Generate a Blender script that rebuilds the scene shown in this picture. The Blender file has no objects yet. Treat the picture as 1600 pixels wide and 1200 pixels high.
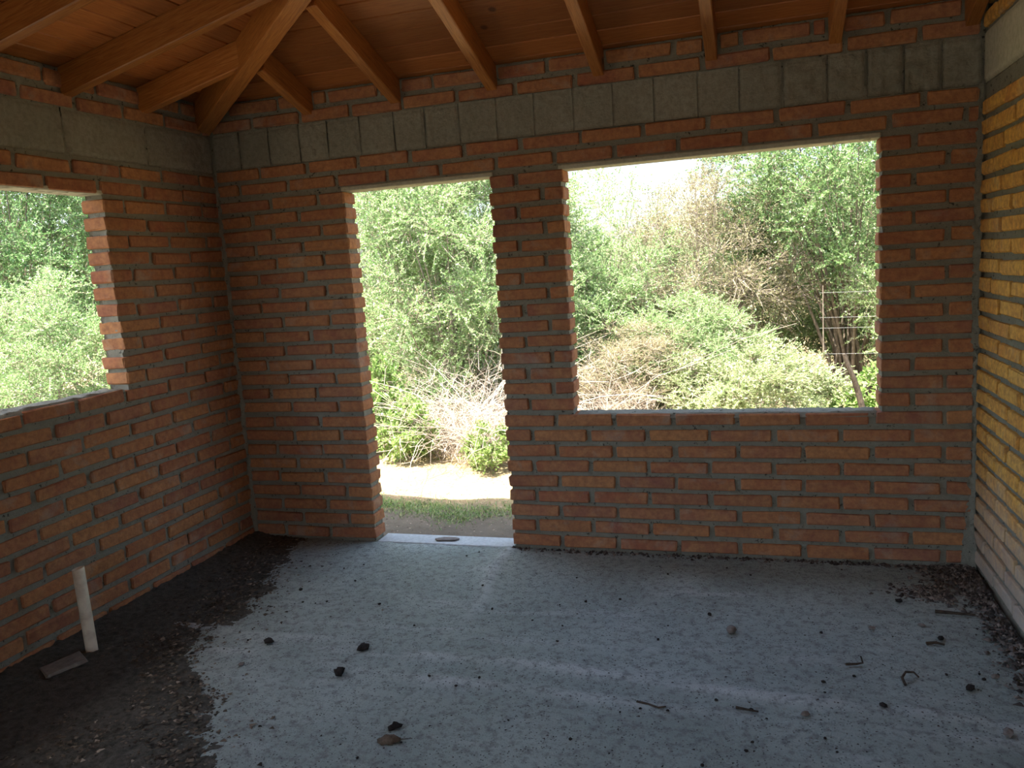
import bpy, bmesh, math, random
import numpy as np
from mathutils import Matrix, Vector

SC = bpy.context.scene
COL = SC.collection

# ------------------------------------------------------------------ camera, sky, sun, exposure
W = 3.742          # room width (x), the far brick wall is the plane y = 0
D = 5.6            # room depth (towards -y)
SB, SL = 0.33, 0.234   # roof slopes over far wall and over left wall
ZC = 2.447         # ceiling height at the walls

def ceil_z(x, y):
    return np.minimum(np.minimum(ZC + SB * (-y), ZC + SL * x), ZC + SB * (y + D))

cam_d = bpy.data.cameras.new('camera')
cam = bpy.data.objects.new('camera', cam_d)
COL.objects.link(cam)
cam_d.sensor_width = 36.0
cam_d.lens = 1253.147 / 1600 * 36
cam_d.clip_start = 0.05
yaw, pitch, roll = 0.3047, -0.1461, -0.0655
fw = Vector((-math.sin(yaw) * math.cos(pitch), math.cos(yaw) * math.cos(pitch), math.sin(pitch)))
rt = Vector((math.cos(yaw), math.sin(yaw), 0))
up = rt.cross(fw)
R_ = rt * math.cos(roll) + up * math.sin(roll)
U_ = -rt * math.sin(roll) + up * math.cos(roll)
M = Matrix((R_, U_, -fw)).transposed().to_4x4()
M.translation = Vector((2.8488, -3.8736, 1.4752))
cam.matrix_world = M
SC.camera = cam

SUN_DIR = Vector((-0.20, -0.30, 1.0)).normalized()      # towards the sun
world = bpy.data.worlds.new('world')
SC.world = world
world.use_nodes = True
wn = world.node_tree
sky = wn.nodes.new('ShaderNodeTexSky')
sky.sky_type = 'NISHITA'
sky.sun_disc = False
sky.sun_elevation = math.asin(SUN_DIR.z)
sky.sun_rotation = math.atan2(SUN_DIR.x, SUN_DIR.y)
sky.air_density = 1.0
sky.dust_density = 4.0
sky.ozone_density = 2.0
bg = wn.nodes['Background']
bg.inputs['Strength'].default_value = 0.22
wn.links.new(sky.outputs[0], bg.inputs[0])
sun_d = bpy.data.lights.new('sun', 'SUN')
sun_d.energy = 6.9
sun_d.angle = math.radians(0.53)
sun_d.color = (1.0, 0.96, 0.84)
sun = bpy.data.objects.new('sun', sun_d)
COL.objects.link(sun)
sun.rotation_euler = SUN_DIR.to_track_quat('Z', 'Y').to_euler()
SC.view_settings.view_transform = 'Standard'
SC.view_settings.look = 'None'
SC.view_settings.gamma = 1.0
SC.view_settings.use_curve_mapping = False
SC.view_settings.exposure = 1.95
SC.cycles.max_bounces = 12
SC.cycles.diffuse_bounces = 8
SC.cycles.transmission_bounces = 6

# ------------------------------------------------------------------ helpers
def rnd(seed):
    return np.random.default_rng(seed)

def vnoise(P, scale, seed=0):
    """value noise in -1..1 at points P (n,3)"""
    q = P * scale
    i = np.floor(q).astype(np.int64)
    f = q - i
    f = f * f * (3 - 2 * f)
    def h(a, b, c):
        n = (a * 374761393 + b * 668265263 + c * 2147483647 + seed * 1274126177) & 0xffffffff
        n = ((n ^ (n >> 13)) * 1274126177) & 0xffffffff
        n = n ^ (n >> 16)
        return (n & 0xffff) / 32767.5 - 1.0
    out = 0
    for dx in (0, 1):
        for dy in (0, 1):
            for dz in (0, 1):
                w = (f[:, 0] if dx else 1 - f[:, 0]) * (f[:, 1] if dy else 1 - f[:, 1]) * (f[:, 2] if dz else 1 - f[:, 2])
                out = out + w * h(i[:, 0] + dx, i[:, 1] + dy, i[:, 2] + dz)
    return out

def fbm(P, scale, seed=0, oct=3):
    o, a, s = 0, 1.0, scale
    for k in range(oct):
        o = o + a * vnoise(P, s, seed + k)
        a *= 0.5; s *= 2.1
    return o

def link(name, me, mat=None, parent=None):
    o = bpy.data.objects.new(name, me)
    COL.objects.link(o)
    if mat is not None and not me.materials:
        me.materials.append(mat)
    if parent is not None:
        o.parent = parent
    return o

def mesh_np(name, V, F, mat=None, smooth=False):
    """V (n,3), F (m,k) faces all of k corners"""
    V = np.asarray(V, np.float32); F = np.asarray(F, np.int32)
    me = bpy.data.meshes.new(name)
    m, k = F.shape
    me.vertices.add(len(V)); me.vertices.foreach_set('co', V.ravel())
    me.loops.add(m * k); me.loops.foreach_set('vertex_index', F.ravel())
    me.polygons.add(m)
    me.polygons.foreach_set('loop_start', np.arange(0, m * k, k, dtype=np.int32))
    me.polygons.foreach_set('loop_total', np.full(m, k, np.int32))
    me.update(calc_edges=True)
    if smooth:
        me.polygons.foreach_set('use_smooth', np.ones(m, bool))
    if mat is not None:
        me.materials.append(mat)
    return me

def bm_mesh(name, bm, mat=None, smooth=False):
    me = bpy.data.meshes.new(name)
    bmesh.ops.recalc_face_normals(bm, faces=bm.faces)
    bm.to_mesh(me); bm.free()
    if smooth:
        for p in me.polygons: p.use_smooth = True
    if mat is not None: me.materials.append(mat)
    return me

def empty(name, loc, parent=None):
    o = bpy.data.objects.new(name, None)
    COL.objects.link(o); o.location = loc
    o.empty_display_size = 0.1
    if parent: o.parent = parent
    return o

def tag(o, label, cat, group=None, kind=None):
    o['label'] = label; o['category'] = cat
    if group: o['group'] = group
    if kind: o['kind'] = kind
    return o

def grid_faces(nx, ny, off=0):
    a = np.arange(nx * ny).reshape(nx, ny)
    return np.stack([a[:-1, :-1], a[1:, :-1], a[1:, 1:], a[:-1, 1:]], -1).reshape(-1, 4) + off

def chamfer_box(sx, sy, sz, c, jit=0.0, seed=0):
    """24-vertex box with chamfered edges, centred; vertices nudged so that no two look the same"""
    bm = bmesh.new()
    bmesh.ops.create_cube(bm, size=1.0)
    for v in bm.verts:
        v.co = Vector((v.co.x * sx, v.co.y * sy, v.co.z * sz))
    bmesh.ops.bevel(bm, geom=list(bm.edges), offset=c, segments=1, affect='EDGES', profile=0.5)
    r = random.Random(seed)
    for v in bm.verts:
        v.co += Vector((r.uniform(-jit, jit), r.uniform(-jit, jit), r.uniform(-jit, jit)))
    return bm

def tubes(P, Rd, sides=3):
    """P (n,s,3) polylines, Rd (n,s) radii -> verts, quads"""
    n, s, _ = P.shape
    T = np.gradient(P, axis=1)
    T /= np.linalg.norm(T, axis=2, keepdims=True) + 1e-9
    ref = np.where(np.abs(T[..., 2:3]) > 0.9, np.array([1.0, 0, 0]), np.array([0, 0, 1.0]))
    A = np.cross(T, ref); A /= np.linalg.norm(A, axis=2, keepdims=True) + 1e-9
    B = np.cross(T, A)
    ang = np.arange(sides) * 2 * np.pi / sides
    V = P[:, :, None, :] + Rd[:, :, None, None] * (np.cos(ang)[None, None, :, None] * A[:, :, None, :] + np.sin(ang)[None, None, :, None] * B[:, :, None, :])
    idx = np.arange(n * s * sides).reshape(n, s, sides)
    nx = np.roll(idx, -1, axis=2)
    F = np.stack([idx[:, :-1], nx[:, :-1], nx[:, 1:], idx[:, 1:]], -1).reshape(-1, 4)
    return V.reshape(-1, 3), F

# ------------------------------------------------------------------ materials
class NT:
    def __init__(s, name):
        s.m = bpy.data.materials.new(name); s.m.use_nodes = True
        s.t = s.m.node_tree; s.b = s.t.nodes['Principled BSDF']; s.out = s.t.nodes['Material Output']
    def n(s, typ, **kw):
        x = s.t.nodes.new(typ)
        for k, v in kw.items():
            if k.startswith('i_'):
                x.inputs[k[2:].replace('_', ' ')].default_value = v
            else:
                setattr(x, k, v)
        return x
    def l(s, a, b): s.t.links.new(a, b)
    def noise(s, scale, detail=4, rough=0.55, vec=None, dist=0.0):
        x = s.n('ShaderNodeTexNoise'); x.inputs['Scale'].default_value = scale
        x.inputs['Detail'].default_value = detail; x.inputs['Roughness'].default_value = rough
        x.inputs['Distortion'].default_value = dist
        if vec is not None: s.l(vec, x.inputs['Vector'])
        return x.outputs['Fac']
    def ramp(s, fac, stops):
        x = s.n('ShaderNodeValToRGB'); e = x.color_ramp.elements
        while len(e) < len(stops): e.new(0.5)
        for k, (p, c) in enumerate(stops):
            e[k].position = p; e[k].color = (c[0], c[1], c[2], 1) if not np.isscalar(c) else (c, c, c, 1)
        s.l(fac, x.inputs[0]); return x.outputs[0]
    def mix(s, fac, a, b, blend='MIX'):
        x = s.n('ShaderNodeMix', data_type='RGBA', blend_type=blend)
        for sock, v in ((x.inputs[0], fac), (x.inputs[6], a), (x.inputs[7], b)):
            if isinstance(v, bpy.types.NodeSocket): s.l(v, sock)
            elif np.isscalar(v): sock.default_value = v
            else: sock.default_value = (v[0], v[1], v[2], 1)
        return x.outputs[2]
    def obj(s): return s.n('ShaderNodeTexCoord').outputs['Object']
    def pos(s): return s.n('ShaderNodeNewGeometry').outputs['Position']
    def bump(s, h, strength=0.5, dist=0.01):
        x = s.n('ShaderNodeBump'); x.inputs['Strength'].default_value = strength; x.inputs['Distance'].default_value = dist
        s.l(h, x.inputs['Height']); s.l(x.outputs[0], s.b.inputs['Normal'])
    def col(s, c):
        if isinstance(c, bpy.types.NodeSocket): s.l(c, s.b.inputs['Base Color'])
        else: s.b.inputs['Base Color'].default_value = (c[0], c[1], c[2], 1)
    def rough(s, v, spec=0.3):
        if isinstance(v, bpy.types.NodeSocket): s.l(v, s.b.inputs['Roughness'])
        else: s.b.inputs['Roughness'].default_value = v
        s.b.inputs['Specular IOR Level'].default_value = spec

def mat_brick(name='brick', stops=None, dust=0.20, wash=False, hi=(.47, .24, .105)):
    k = NT(name)
    r = k.n('ShaderNodeObjectInfo').outputs['Random']
    stops = stops or [(0.0, (.27, .105, .070)), (.2, (.43, .185, .078)), (.4, (.34, .125, .072)), (.6, (.47, .225, .088)), (.8, (.27, .110, .085)), (1.0, (.40, .180, .098))]
    base = k.ramp(r, stops)
    p = k.pos()
    n1 = k.noise(9, 4, .6, p)
    c = k.mix(k.ramp(n1, [(.3, 0.0), (.75, 1.0)]), base, hi)
    n2 = k.noise(38, 5, .7, p)
    c = k.mix(k.ramp(n2, [(.35, .55), (.62, 0.0)]), c, (.16, .07, .05))
    n3 = k.noise(5.5, 5, .65, p, .4)      # smears of dried mortar
    c = k.mix(k.ramp(n3, [(.56, 0.0), (.72, dust * 2)]), c, (.40, .39, .31))
    if wash:                               # cement wash splashed along the foot of the wall
        sp = k.n('ShaderNodeSeparateXYZ'); k.l(p, sp.inputs[0])
        ad = k.n('ShaderNodeMath', operation='MULTIPLY_ADD'); k.l(k.noise(4, 5, .6, p), ad.inputs[0]); ad.inputs[1].default_value = .5; k.l(sp.outputs[2], ad.inputs[2])
        mr = k.n('ShaderNodeMapRange'); k.l(ad.outputs[0], mr.inputs[0]); mr.inputs[1].default_value = .78; mr.inputs[2].default_value = .30; mr.inputs[4].default_value = .8
        c = k.mix(mr.outputs[0], c, (.42, .42, .38))
    k.col(c); k.rough(.92, .15)
    h = k.noise(70, 6, .7, p, .8)
    k.bump(h, .6, .005)
    return k.m

def mat_mortar(name='mortar', a=(.25, .25, .19), b=(.42, .41, .325)):
    k = NT(name); p = k.pos()
    c = k.mix(k.noise(26, 6, .7, p), a, b)
    c = k.mix(k.ramp(k.noise(48, 4, .7, p), [(.60, 0.0), (.67, .9)]), c, (.035, .033, .028))     # shade of voids between lumps, painted as dark spots
    k.col(c); k.rough(.95, .1)
    b1 = k.n('ShaderNodeBump'); b1.inputs['Strength'].default_value = 1.0; b1.inputs['Distance'].default_value = .014
    k.l(k.noise(55, 6, .75, p), b1.inputs['Height'])
    b2 = k.n('ShaderNodeBump'); b2.inputs['Strength'].default_value = .8; b2.inputs['Distance'].default_value = .006
    k.l(k.noise(170, 4, .75, p), b2.inputs['Height']); k.l(b1.outputs[0], b2.inputs['Normal']); k.l(b2.outputs[0], k.b.inputs['Normal'])
    return k.m

def mat_concrete(name, a, b, pits=True, bumpd=.004, spec=.3, rough=.75):
    k = NT(name); p = k.pos()
    c = k.mix(k.ramp(k.noise(2.2, 5, .6, p, .3), [(.3, 0.0), (.7, 1.0)]), a, b)
    c = k.mix(k.ramp(k.noise(45, 5, .7, p), [(.35, .45), (.6, 0.0)]), c, [x * .55 for x in a])
    if pits:
        v = k.n('ShaderNodeTexVoronoi'); v.inputs['Scale'].default_value = 42; k.l(p, v.inputs['Vector'])
        dots = k.ramp(v.outputs['Distance'], [(.07, 1.0), (.12, 0.0)])
        on = k.ramp(k.noise(3.0, 3, .5, p), [(.42, 0.0), (.62, .85)])
        mm = k.n('ShaderNodeMath', operation='MULTIPLY'); k.l(dots, mm.inputs[0]); k.l(on, mm.inputs[1])
        c = k.mix(mm.outputs[0], c, (.045, .042, .04))
    k.col(c); k.rough(rough, spec)
    k.bump(k.noise(85, 6, .75, p), .7, bumpd)
    return k.m

def mat_wood(name, a, b, c3, axis_scale=(1, 1, 1), rough=.45):
    k = NT(name)
    mp = k.n('ShaderNodeMapping'); mp.inputs['Scale'].default_value = axis_scale
    k.l(k.obj(), mp.inputs['Vector'])
    rr = k.n('ShaderNodeObjectInfo').outputs['Random']
    mv = k.n('ShaderNodeVectorMath', operation='ADD'); k.l(mp.outputs[0], mv.inputs[0])
    cb = k.n('ShaderNodeCombineXYZ'); ms = k.n('ShaderNodeMath', operation='MULTIPLY'); ms.inputs[1].default_value = 37.0
    k.l(rr, ms.inputs[0]); k.l(ms.outputs[0], cb.inputs[0]); k.l(ms.outputs[0], cb.inputs[1]); k.l(cb.outputs[0], mv.inputs[1])
    g = k.noise(6, 6, .6, mv.outputs[0], 1.2)
    c = k.ramp(g, [(.28, a), (.5, b), (.74, c3)])
    t = k.ramp(rr, [(0, .62), (1, 1.0)])
    c = k.mix(1.0, c, t, 'MULTIPLY')
    kn = k.n('ShaderNodeTexVoronoi'); kn.inputs['Scale'].default_value = 3.2; k.l(k.obj(), kn.inputs['Vector'])
    c = k.mix(k.ramp(kn.outputs['Distance'], [(.04, .8), (.075, 0.0)]), c, (.06, .02, .008))
    k.col(c); k.rough(rough, .4)
    k.bump(g, .15, .003)
    return k.m

def mat_leaf(name, stops, trans=.45):
    k = NT(name)
    r = k.n('ShaderNodeNewGeometry').outputs['Random Per Island']
    c = k.ramp(r, stops)
    ob = k.n('ShaderNodeObjectInfo').outputs['Random']
    c = k.mix(1.0, c, k.ramp(ob, [(0, (.85, .92, .85)), (1, (1.1, 1.05, 1.0))]), 'MULTIPLY')
    k.col(c); k.rough(.36, .55)
    tr = k.n('ShaderNodeBsdfTranslucent'); k.l(c, tr.inputs['Color'])
    ms = k.n('ShaderNodeMixShader'); ms.inputs[0].default_value = trans
    k.l(k.b.outputs[0], ms.inputs[1]); k.l(tr.outputs[0], ms.inputs[2]); k.l(ms.outputs[0], k.out.inputs['Surface'])
    return k.m

def mat_plain(name, a, b, scale=20, rough=.85, spec=.2, bump=.4, bd=.004):
    k = NT(name); p = k.pos()
    k.col(k.mix(k.ramp(k.noise(scale, 5, .65, p), [(.3, 0.0), (.7, 1.0)]), a, b))
    k.rough(rough, spec)
    if bump: k.bump(k.noise(scale * 5, 4, .7, p), bump, bd)
    return k.m

def mat_island(name, stops, rough=.9):
    k = NT(name)
    k.col(k.ramp(k.n('ShaderNodeNewGeometry').outputs['Random Per Island'], stops)); k.rough(rough, .15)
    return k.m

M_BRICK = mat_brick()
M_BRICK_R = mat_brick('brick_right', [(0.0, (.60, .28, .070)), (.3, (.76, .39, .085)), (.6, (.70, .335, .075)), (.85, (.80, .45, .12)), (1.0, (.56, .26, .075))], .15, True, (.78, .46, .11))  # warm light falling on the right wall is put into these brick tones
M_MORTAR = mat_mortar()
M_BEAM = mat_concrete('beam_concrete', (.27, .265, .205), (.37, .36, .285), False, .012, .1, .95)
M_PLASTER = mat_concrete('smooth_render', (.44, .43, .32), (.52, .51, .39), False, .002, .1, .9)
def mat_floor():
    k = NT('floor_concrete'); p = k.pos()
    c = k.mix(k.ramp(k.noise(1.7, 5, .62, p, .4), [(.32, 0.0), (.68, 1.0)]), (.265, .325, .295), (.39, .465, .425))
    st = k.n('ShaderNodeMapping'); st.inputs['Scale'].default_value = (.9, 5.5, 1); st.inputs['Rotation'].default_value = (0, 0, .06); k.l(p, st.inputs['Vector'])
    c = k.mix(k.ramp(k.noise(1.6, 5, .65, st.outputs[0], .5), [(.56, 0.0), (.70, .6)]), c, (.52, .58, .56))       # pale smears of cement
    at = k.n('ShaderNodeAttribute', attribute_name='ridge'); c = k.mix(at.outputs['Fac'], c, (.54, .60, .57))
    c = k.mix(k.ramp(k.noise(26, 6, .75, p), [(.36, .75), (.52, 0.0)]), c, (.13, .14, .13))                          # fine dirt
    for sc, r0, r1, m0, m1 in ((34, .09, .15, .40, .62), (75, .14, .24, .30, .50), (16, .045, .08, .40, .60)):        # pits
        v = k.n('ShaderNodeTexVoronoi'); v.inputs['Scale'].default_value = sc; k.l(p, v.inputs['Vector'])
        dots = k.ramp(v.outputs['Distance'], [(r0, 1.0), (r1, 0.0)])
        on = k.ramp(k.noise(2.6 + sc * .05, 4, .6, p), [(m0, 0.0), (m1, .9)])
        mm = k.n('ShaderNodeMath', operation='MULTIPLY'); k.l(dots, mm.inputs[0]); k.l(on, mm.inputs[1])
        c = k.mix(mm.outputs[0], c, (.035, .034, .032))
    k.col(c); k.rough(.62, .35)
    b1 = k.n('ShaderNodeBump'); b1.inputs['Strength'].default_value = .9; b1.inputs['Distance'].default_value = .012
    k.l(k.noise(28, 6, .7, p), b1.inputs['Height'])
    b2 = k.n('ShaderNodeBump'); b2.inputs['Strength'].default_value = 1.0; b2.inputs['Distance'].default_value = .008
    k.l(k.noise(110, 4, .8, p), b2.inputs['Height']); k.l(b1.outputs[0], b2.inputs['Normal']); k.l(b2.outputs[0], k.b.inputs['Normal'])
    return k.m
M_FLOOR = mat_floor()
M_THRESH = mat_concrete('threshold_concrete', (.46, .50, .49), (.56, .60, .58), False, .003, .2, .8)
M_RAFTER = mat_wood('rafter_pine', (.29, .095, .022), (.47, .175, .040), (.62, .28, .078), (1.2, 22, 22), .38)
M_PLANK = mat_wood('ceiling_pine', (.34, .108, .028), (.50, .172, .044), (.62, .25, .072), (1.2, 26, 26), .42)
M_SOIL = mat_plain('dark_soil', (.052, .052, .042), (.14, .135, .110), 40, .95, .1, .9, .01)
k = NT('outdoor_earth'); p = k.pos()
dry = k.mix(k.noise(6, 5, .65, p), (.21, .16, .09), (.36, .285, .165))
shaded_earth = k.mix(k.noise(14, 5, .65, p), (.085, .075, .055), (.19, .165, .125))  # shade beside the house painted in as darker earth
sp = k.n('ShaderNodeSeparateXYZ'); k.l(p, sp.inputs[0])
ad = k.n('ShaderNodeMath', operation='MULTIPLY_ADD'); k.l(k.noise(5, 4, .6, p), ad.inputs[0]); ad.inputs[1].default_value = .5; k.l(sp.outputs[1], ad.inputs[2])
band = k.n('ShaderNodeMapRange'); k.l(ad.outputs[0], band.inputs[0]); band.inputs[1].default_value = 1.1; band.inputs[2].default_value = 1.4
k.col(k.mix(band.outputs[0], shaded_earth, dry)); k.rough(.95, .1); k.bump(k.noise(40, 5, .7, p), .8, .012)
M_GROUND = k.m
M_ROOF = mat_plain('roof_sheet', (.22, .20, .19), (.30, .28, .26), 8)

# ------------------------------------------------------------------ masonry
CH = 0.08           # brick course
PITCH = 0.295       # brick plus joint along the wall
BH, BT = 0.056, 0.128
BL = 0.274

_vars = {}
def brick_mesh(kind, i, mat):
    key = (kind, i, mat.name)
    if key not in _vars:
        L = BL if kind == 'full' else BL / 2
        _vars[key] = bm_mesh('brick', chamfer_box(L, BT, BH, 0.0058, 0.0030, i * 7 + (100 if kind == 'full' else 500)), mat)
    return _vars[key]

def core_mesh(name, us, vs, keep, to3, topz, depth, seed, amp, mat, zlim=None):
    """a mortar core as a displaced lattice: cells (u,v) that are kept get a front, a back and side faces"""
    nu, nv = len(us), len(vs)
    nd = 5
    dep = np.linspace(0, depth, nd)
    ids = {}; V = []; F = []
    def vid(i, j, k):
        key = (i, j, k)
        if key not in ids:
            ids[key] = len(V); V.append((us[i], vs[j], dep[k]))
        return ids[key]
    K = np.zeros((nu + 1, nv + 1), bool)
    for i in range(nu - 1):
        for j in range(nv - 1):
            K[i + 1, j + 1] = keep(0.5 * (us[i] + us[i + 1]), 0.5 * (vs[j] + vs[j + 1]))
    for i in range(nu - 1):
        for j in range(nv - 1):
            if not K[i + 1, j + 1]: continue
            F.append((vid(i, j, 0), vid(i + 1, j, 0), vid(i + 1, j + 1, 0), vid(i, j + 1, 0)))
            F.append((vid(i, j, nd - 1), vid(i, j + 1, nd - 1), vid(i + 1, j + 1, nd - 1), vid(i + 1, j, nd - 1)))
            for (ok, a, b) in ((K[i, j + 1], (i, j), (i, j + 1)), (K[i + 2, j + 1], (i + 1, j + 1), (i + 1, j)), (K[i + 1, j], (i + 1, j), (i, j)), (K[i + 1, j + 2], (i, j + 1), (i + 1, j + 1))):
                if ok: continue
                for k in range(nd - 1):
                    F.append((vid(a[0], a[1], k), vid(a[0], a[1], k + 1), vid(b[0], b[1], k + 1), vid(b[0], b[1], k)))
    V = np.array(V)
    P = to3(V[:, 0], V[:, 2], V[:, 1])
    N = np.stack([fbm(P, 45, seed + 11 * q, 3) for q in range(3)], 1) * amp
    P = P + N
    if zlim is not None:
        P[:, 2] = np.minimum(P[:, 2], zlim(P[:, 0], P[:, 1]))
    return mesh_np(name, P, np.array(F), mat)

def axis_pts(a, b, step, must=()):
    pts = sorted(set([a, b] + [m for m in must if a < m < b]))
    out = []
    for p, q in zip(pts[:-1], pts[1:]):
        n = max(1, int(round((q - p) / step)))
        out += list(np.linspace(p, q, n + 1)[:-1])
    return np.array(out + [pts[-1]])

RR = random.Random(5)
def lay_row(parent, spans, z, joint0, to_obj, mat, count, extra=1.0, h=1.0):
    """bricks of one course: vertical joints at joint0 + n*PITCH, cut at the ends of each span"""
    for (a, b, j_a, j_b) in spans:      # j_a, j_b: half joint left free at the span's ends
        n0 = math.floor((a - joint0) / PITCH) - 1
        cuts = [joint0 + PITCH * (n0 + k) for k in range(60)]
        cuts = [c for c in cuts if a + 0.045 < c < b - 0.045]
        edges = [a] + cuts + [b]
        for e0, e1 in zip(edges[:-1], edges[1:]):
            lo = e0 + (j_a if e0 == a else 0.011 + RR.uniform(-.004, .004))
            hi = e1 - (j_b if e1 == b else 0.011 + RR.uniform(-.004, .004))
            L = hi - lo
            if L < 0.03: continue
            kind = 'full' if L > 0.2 else 'half'
            me = brick_mesh(kind, RR.randrange(14 if kind == 'full' else 8), mat)
            o = bpy.data.objects.new('brick', me)
            COL.objects.link(o); o.parent = parent
            base = BL if kind == 'full' else BL / 2
            sx = L / base * (1 if RR.random() < .5 else -1)
            to_obj(o, 0.5 * (lo + hi), z + RR.uniform(-.003, .003), sx, RR)
            count.append(o)

# --- far wall: doorway and window opening
DL, DR, WL, WR = 0.778, 1.580, 1.9515, 3.3546
ZL, ZS = 1.92, 0.7134
BEAM0, BEAM1 = 2.088, 2.284
tag(None or (wall_back := empty('wall_back', (0, 0, 0))), 'far brick wall with an open doorway and a wide open window', 'wall', kind='structure')
wall_back['kind'] = 'structure'
JR = 0.011
def keep_back(x, z):
    if DL - JR < x < DR + JR and z < ZL: return False
    if WL - JR < x < WR + JR and ZS - .02 < z < ZL: return False
    if BEAM0 < z < BEAM1: return True
    return True
REC = 0.013
us = axis_pts(-0.12, W + 0.12, 0.0125, (0, W, DL - JR, DR + JR, WL - JR, WR + JR))
vs = axis_pts(-0.12, 2.52, 0.0125, (0, ZS - .02, ZL, BEAM0, BEAM1))
me = core_mesh('mortar', us, vs, keep_back, lambda u, d, v: np.stack([u, REC + d, v], 1), None, 0.125 - 2 * REC, 3, 0.0045, M_MORTAR,
               lambda x, y: ZC - SB * y - 0.004)
link('mortar', me, M_MORTAR, wall_back)

def to_back(o, u, z, sx, r):
    o.location = (u, BT / 2 - .0025 + r.uniform(-.002, .002), z)
    o.rotation_euler = (r.uniform(-.006, .006), r.uniform(-.008, .008), r.uniform(-.006, .006))
    o.scale = (sx, 1, 1)
cnt_b = []
JE, JO = 1.85, 1.72            # joints of even and odd courses
def row_z(k): return 0.046 + CH * k
for k in range(26):
    z = row_z(k) + (0.003 if k > 8 else 0) + (.008 if k > 23 else 0)
    if k < 9: sp = [(0, DL, .008, .0), (DR, W, .0, .012)]
    elif k < 24: sp = [(0, DL, .008, RR.uniform(-.004, .006)), (DR, WL, RR.uniform(-.004, .006), RR.uniform(-.004, .006)), (WR, W, RR.uniform(-.004, .006), .012)]
    else: sp = [(0, W, .008, .012)]
    jr = JE if k % 2 == 0 else JO
    if k < 24:
        jl = 0.495 if k % 2 == 0 else 0.62
        lay_row(wall_back, sp[:1], z, jl, to_back, M_BRICK, cnt_b)
        lay_row(wall_back, sp[1:], z, jr, to_back, M_BRICK, cnt_b)
    else:
        lay_row(wall_back, sp, z, 0.735 if k == 24 else 0.869, to_back, M_BRICK, cnt_b)
FEET = [0.61, 1.112, 1.625, 2.151, 2.664, 3.178, 3.70]
def gaps(a, b, cuts, half):
    e = [a] + [c for c in cuts if a < c < b] + [b]
    out = []
    for p, q in zip(e[:-1], e[1:]):
        lo = p + (half if p in cuts else .01); hi = q - (half if q in cuts else .01)
        if hi - lo > .05: out.append((lo, hi, .0, .0))
    return out
lay_row(wall_back, [(0.0, W, .012, .012)], 2.318, 1.443, to_back, M_BRICK, cnt_b)
lay_row(wall_back, gaps(0.12, W, FEET, .04), 2.400, 1.316, to_back, M_BRICK, cnt_b)

def beam_block(parent, a, b, to3, seed, proud=0.0, mat=None, zlo=BEAM0, zhi=BEAM1, nu=16, nv=14, amp=.0045, dip=.010):
    """one cast block of the concrete ring beam: rough face, real sides"""
    u = np.linspace(a, b, nu); v = np.linspace(zlo, zhi, nv)
    UU, VV = np.meshgrid(u, v, indexing='ij')
    UU = UU.ravel(); VV = VV.ravel()
    edge = np.minimum(np.minimum(UU - a, b - UU), np.minimum(VV - zlo, zhi - VV))
    dep = np.where(edge < 1e-6, dip, 0.0) - proud
    P = to3(UU, dep, VV)
    N = fbm(P, 42, seed, 3) * amp
    P2 = to3(UU, dep + N, VV + np.where(edge < 1e-6, 0, 0))
    F = grid_faces(nu, nv)
    n = len(P2)
    ring = [i * nv for i in range(nu)] + [(nu - 1) * nv + j for j in range(1, nv)] + [i * nv + nv - 1 for i in range(nu - 2, -1, -1)] + [j for j in range(nv - 2, 0, -1)]
    back = to3(UU[ring], np.full(len(ring), 0.115), VV[ring])
    m = len(ring)
    F2 = np.array([(ring[i], ring[(i + 1) % m], n + (i + 1) % m, n + i) for i in range(m)])
    me = mesh_np('beam_block', np.vstack([P2, back]), np.vstack([F, F2]), mat or M_BEAM)
    return link('beam_block', me, None, parent)
to3_back = lambda u, d, v: np.stack([u, d, v], 1)
xj = [0.0, .17, .354, .54, .709, .897, 1.09, 1.261, 1.445, 1.638, 1.828, 2.02, 2.21, 2.40, 2.597, 2.776, 2.963, 3.144, 3.302, 3.446, 3.59, W]
for i, (a, b) in enumerate(zip(xj[:-1], xj[1:])):
    g = .0035 if not 8 <= i <= 14 else .0006
    rough_end = i >= 16
    beam_block(wall_back, a + g, b - g, to3_back, 20 + i, .002 - (.004 if i in (14, 15) else 0), amp=.009 if rough_end else .0045, dip=.003 if 8 <= i <= 14 else .010)

# lintel faces and the mortar cap of the window sill
def slab(name, x0, x1, y0, y1, z0, z1, mat, parent, seed=0, jit=.002, c=.004):
    o = link(name, bm_mesh(name, chamfer_box(x1 - x0, y1 - y0, z1 - z0, c, jit, seed), mat), None, parent)
    o.location = ((x0 + x1) / 2, (y0 + y1) / 2, (z0 + z1) / 2)
    return o
slab('lintel', DL - .02, DR + .02, .003, .122, ZL - .002, ZL + .020, M_PLASTER, wall_back, 1, .001)
slab('lintel', WL - .02, WR + .004, .003, .122, ZL - .002, ZL + .020, M_PLASTER, wall_back, 2, .001)

def rough_strip(name, u0, u1, d0, d1, z, th, to3, seed, mat, parent, amp=.006, nu=90, nd=10):
    """a lumpy bed of mortar lying on top of a course"""
    u = np.linspace(u0, u1, nu); d = np.linspace(d0, d1, nd)
    UU, DD = np.meshgrid(u, d, indexing='ij'); UU = UU.ravel(); DD = DD.ravel()
    P = to3(UU, DD, np.full_like(UU, z))
    h = th + amp * fbm(P, 30, seed, 3)
    e = np.minimum(np.minimum(DD - d0, d1 - DD), np.minimum(UU - u0, u1 - UU))
    h = np.where(e < 1e-6, -.006, h)
    P[:, 2] = z + h
    return link(name, mesh_np(name, P, grid_faces(nu, nd), mat), None, parent)
rough_strip('sill_mortar', WL - .005, WR + .005, -.001, .125, ZS - .012, .0165, to3_back, 5, M_MORTAR, wall_back, .003)

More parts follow.
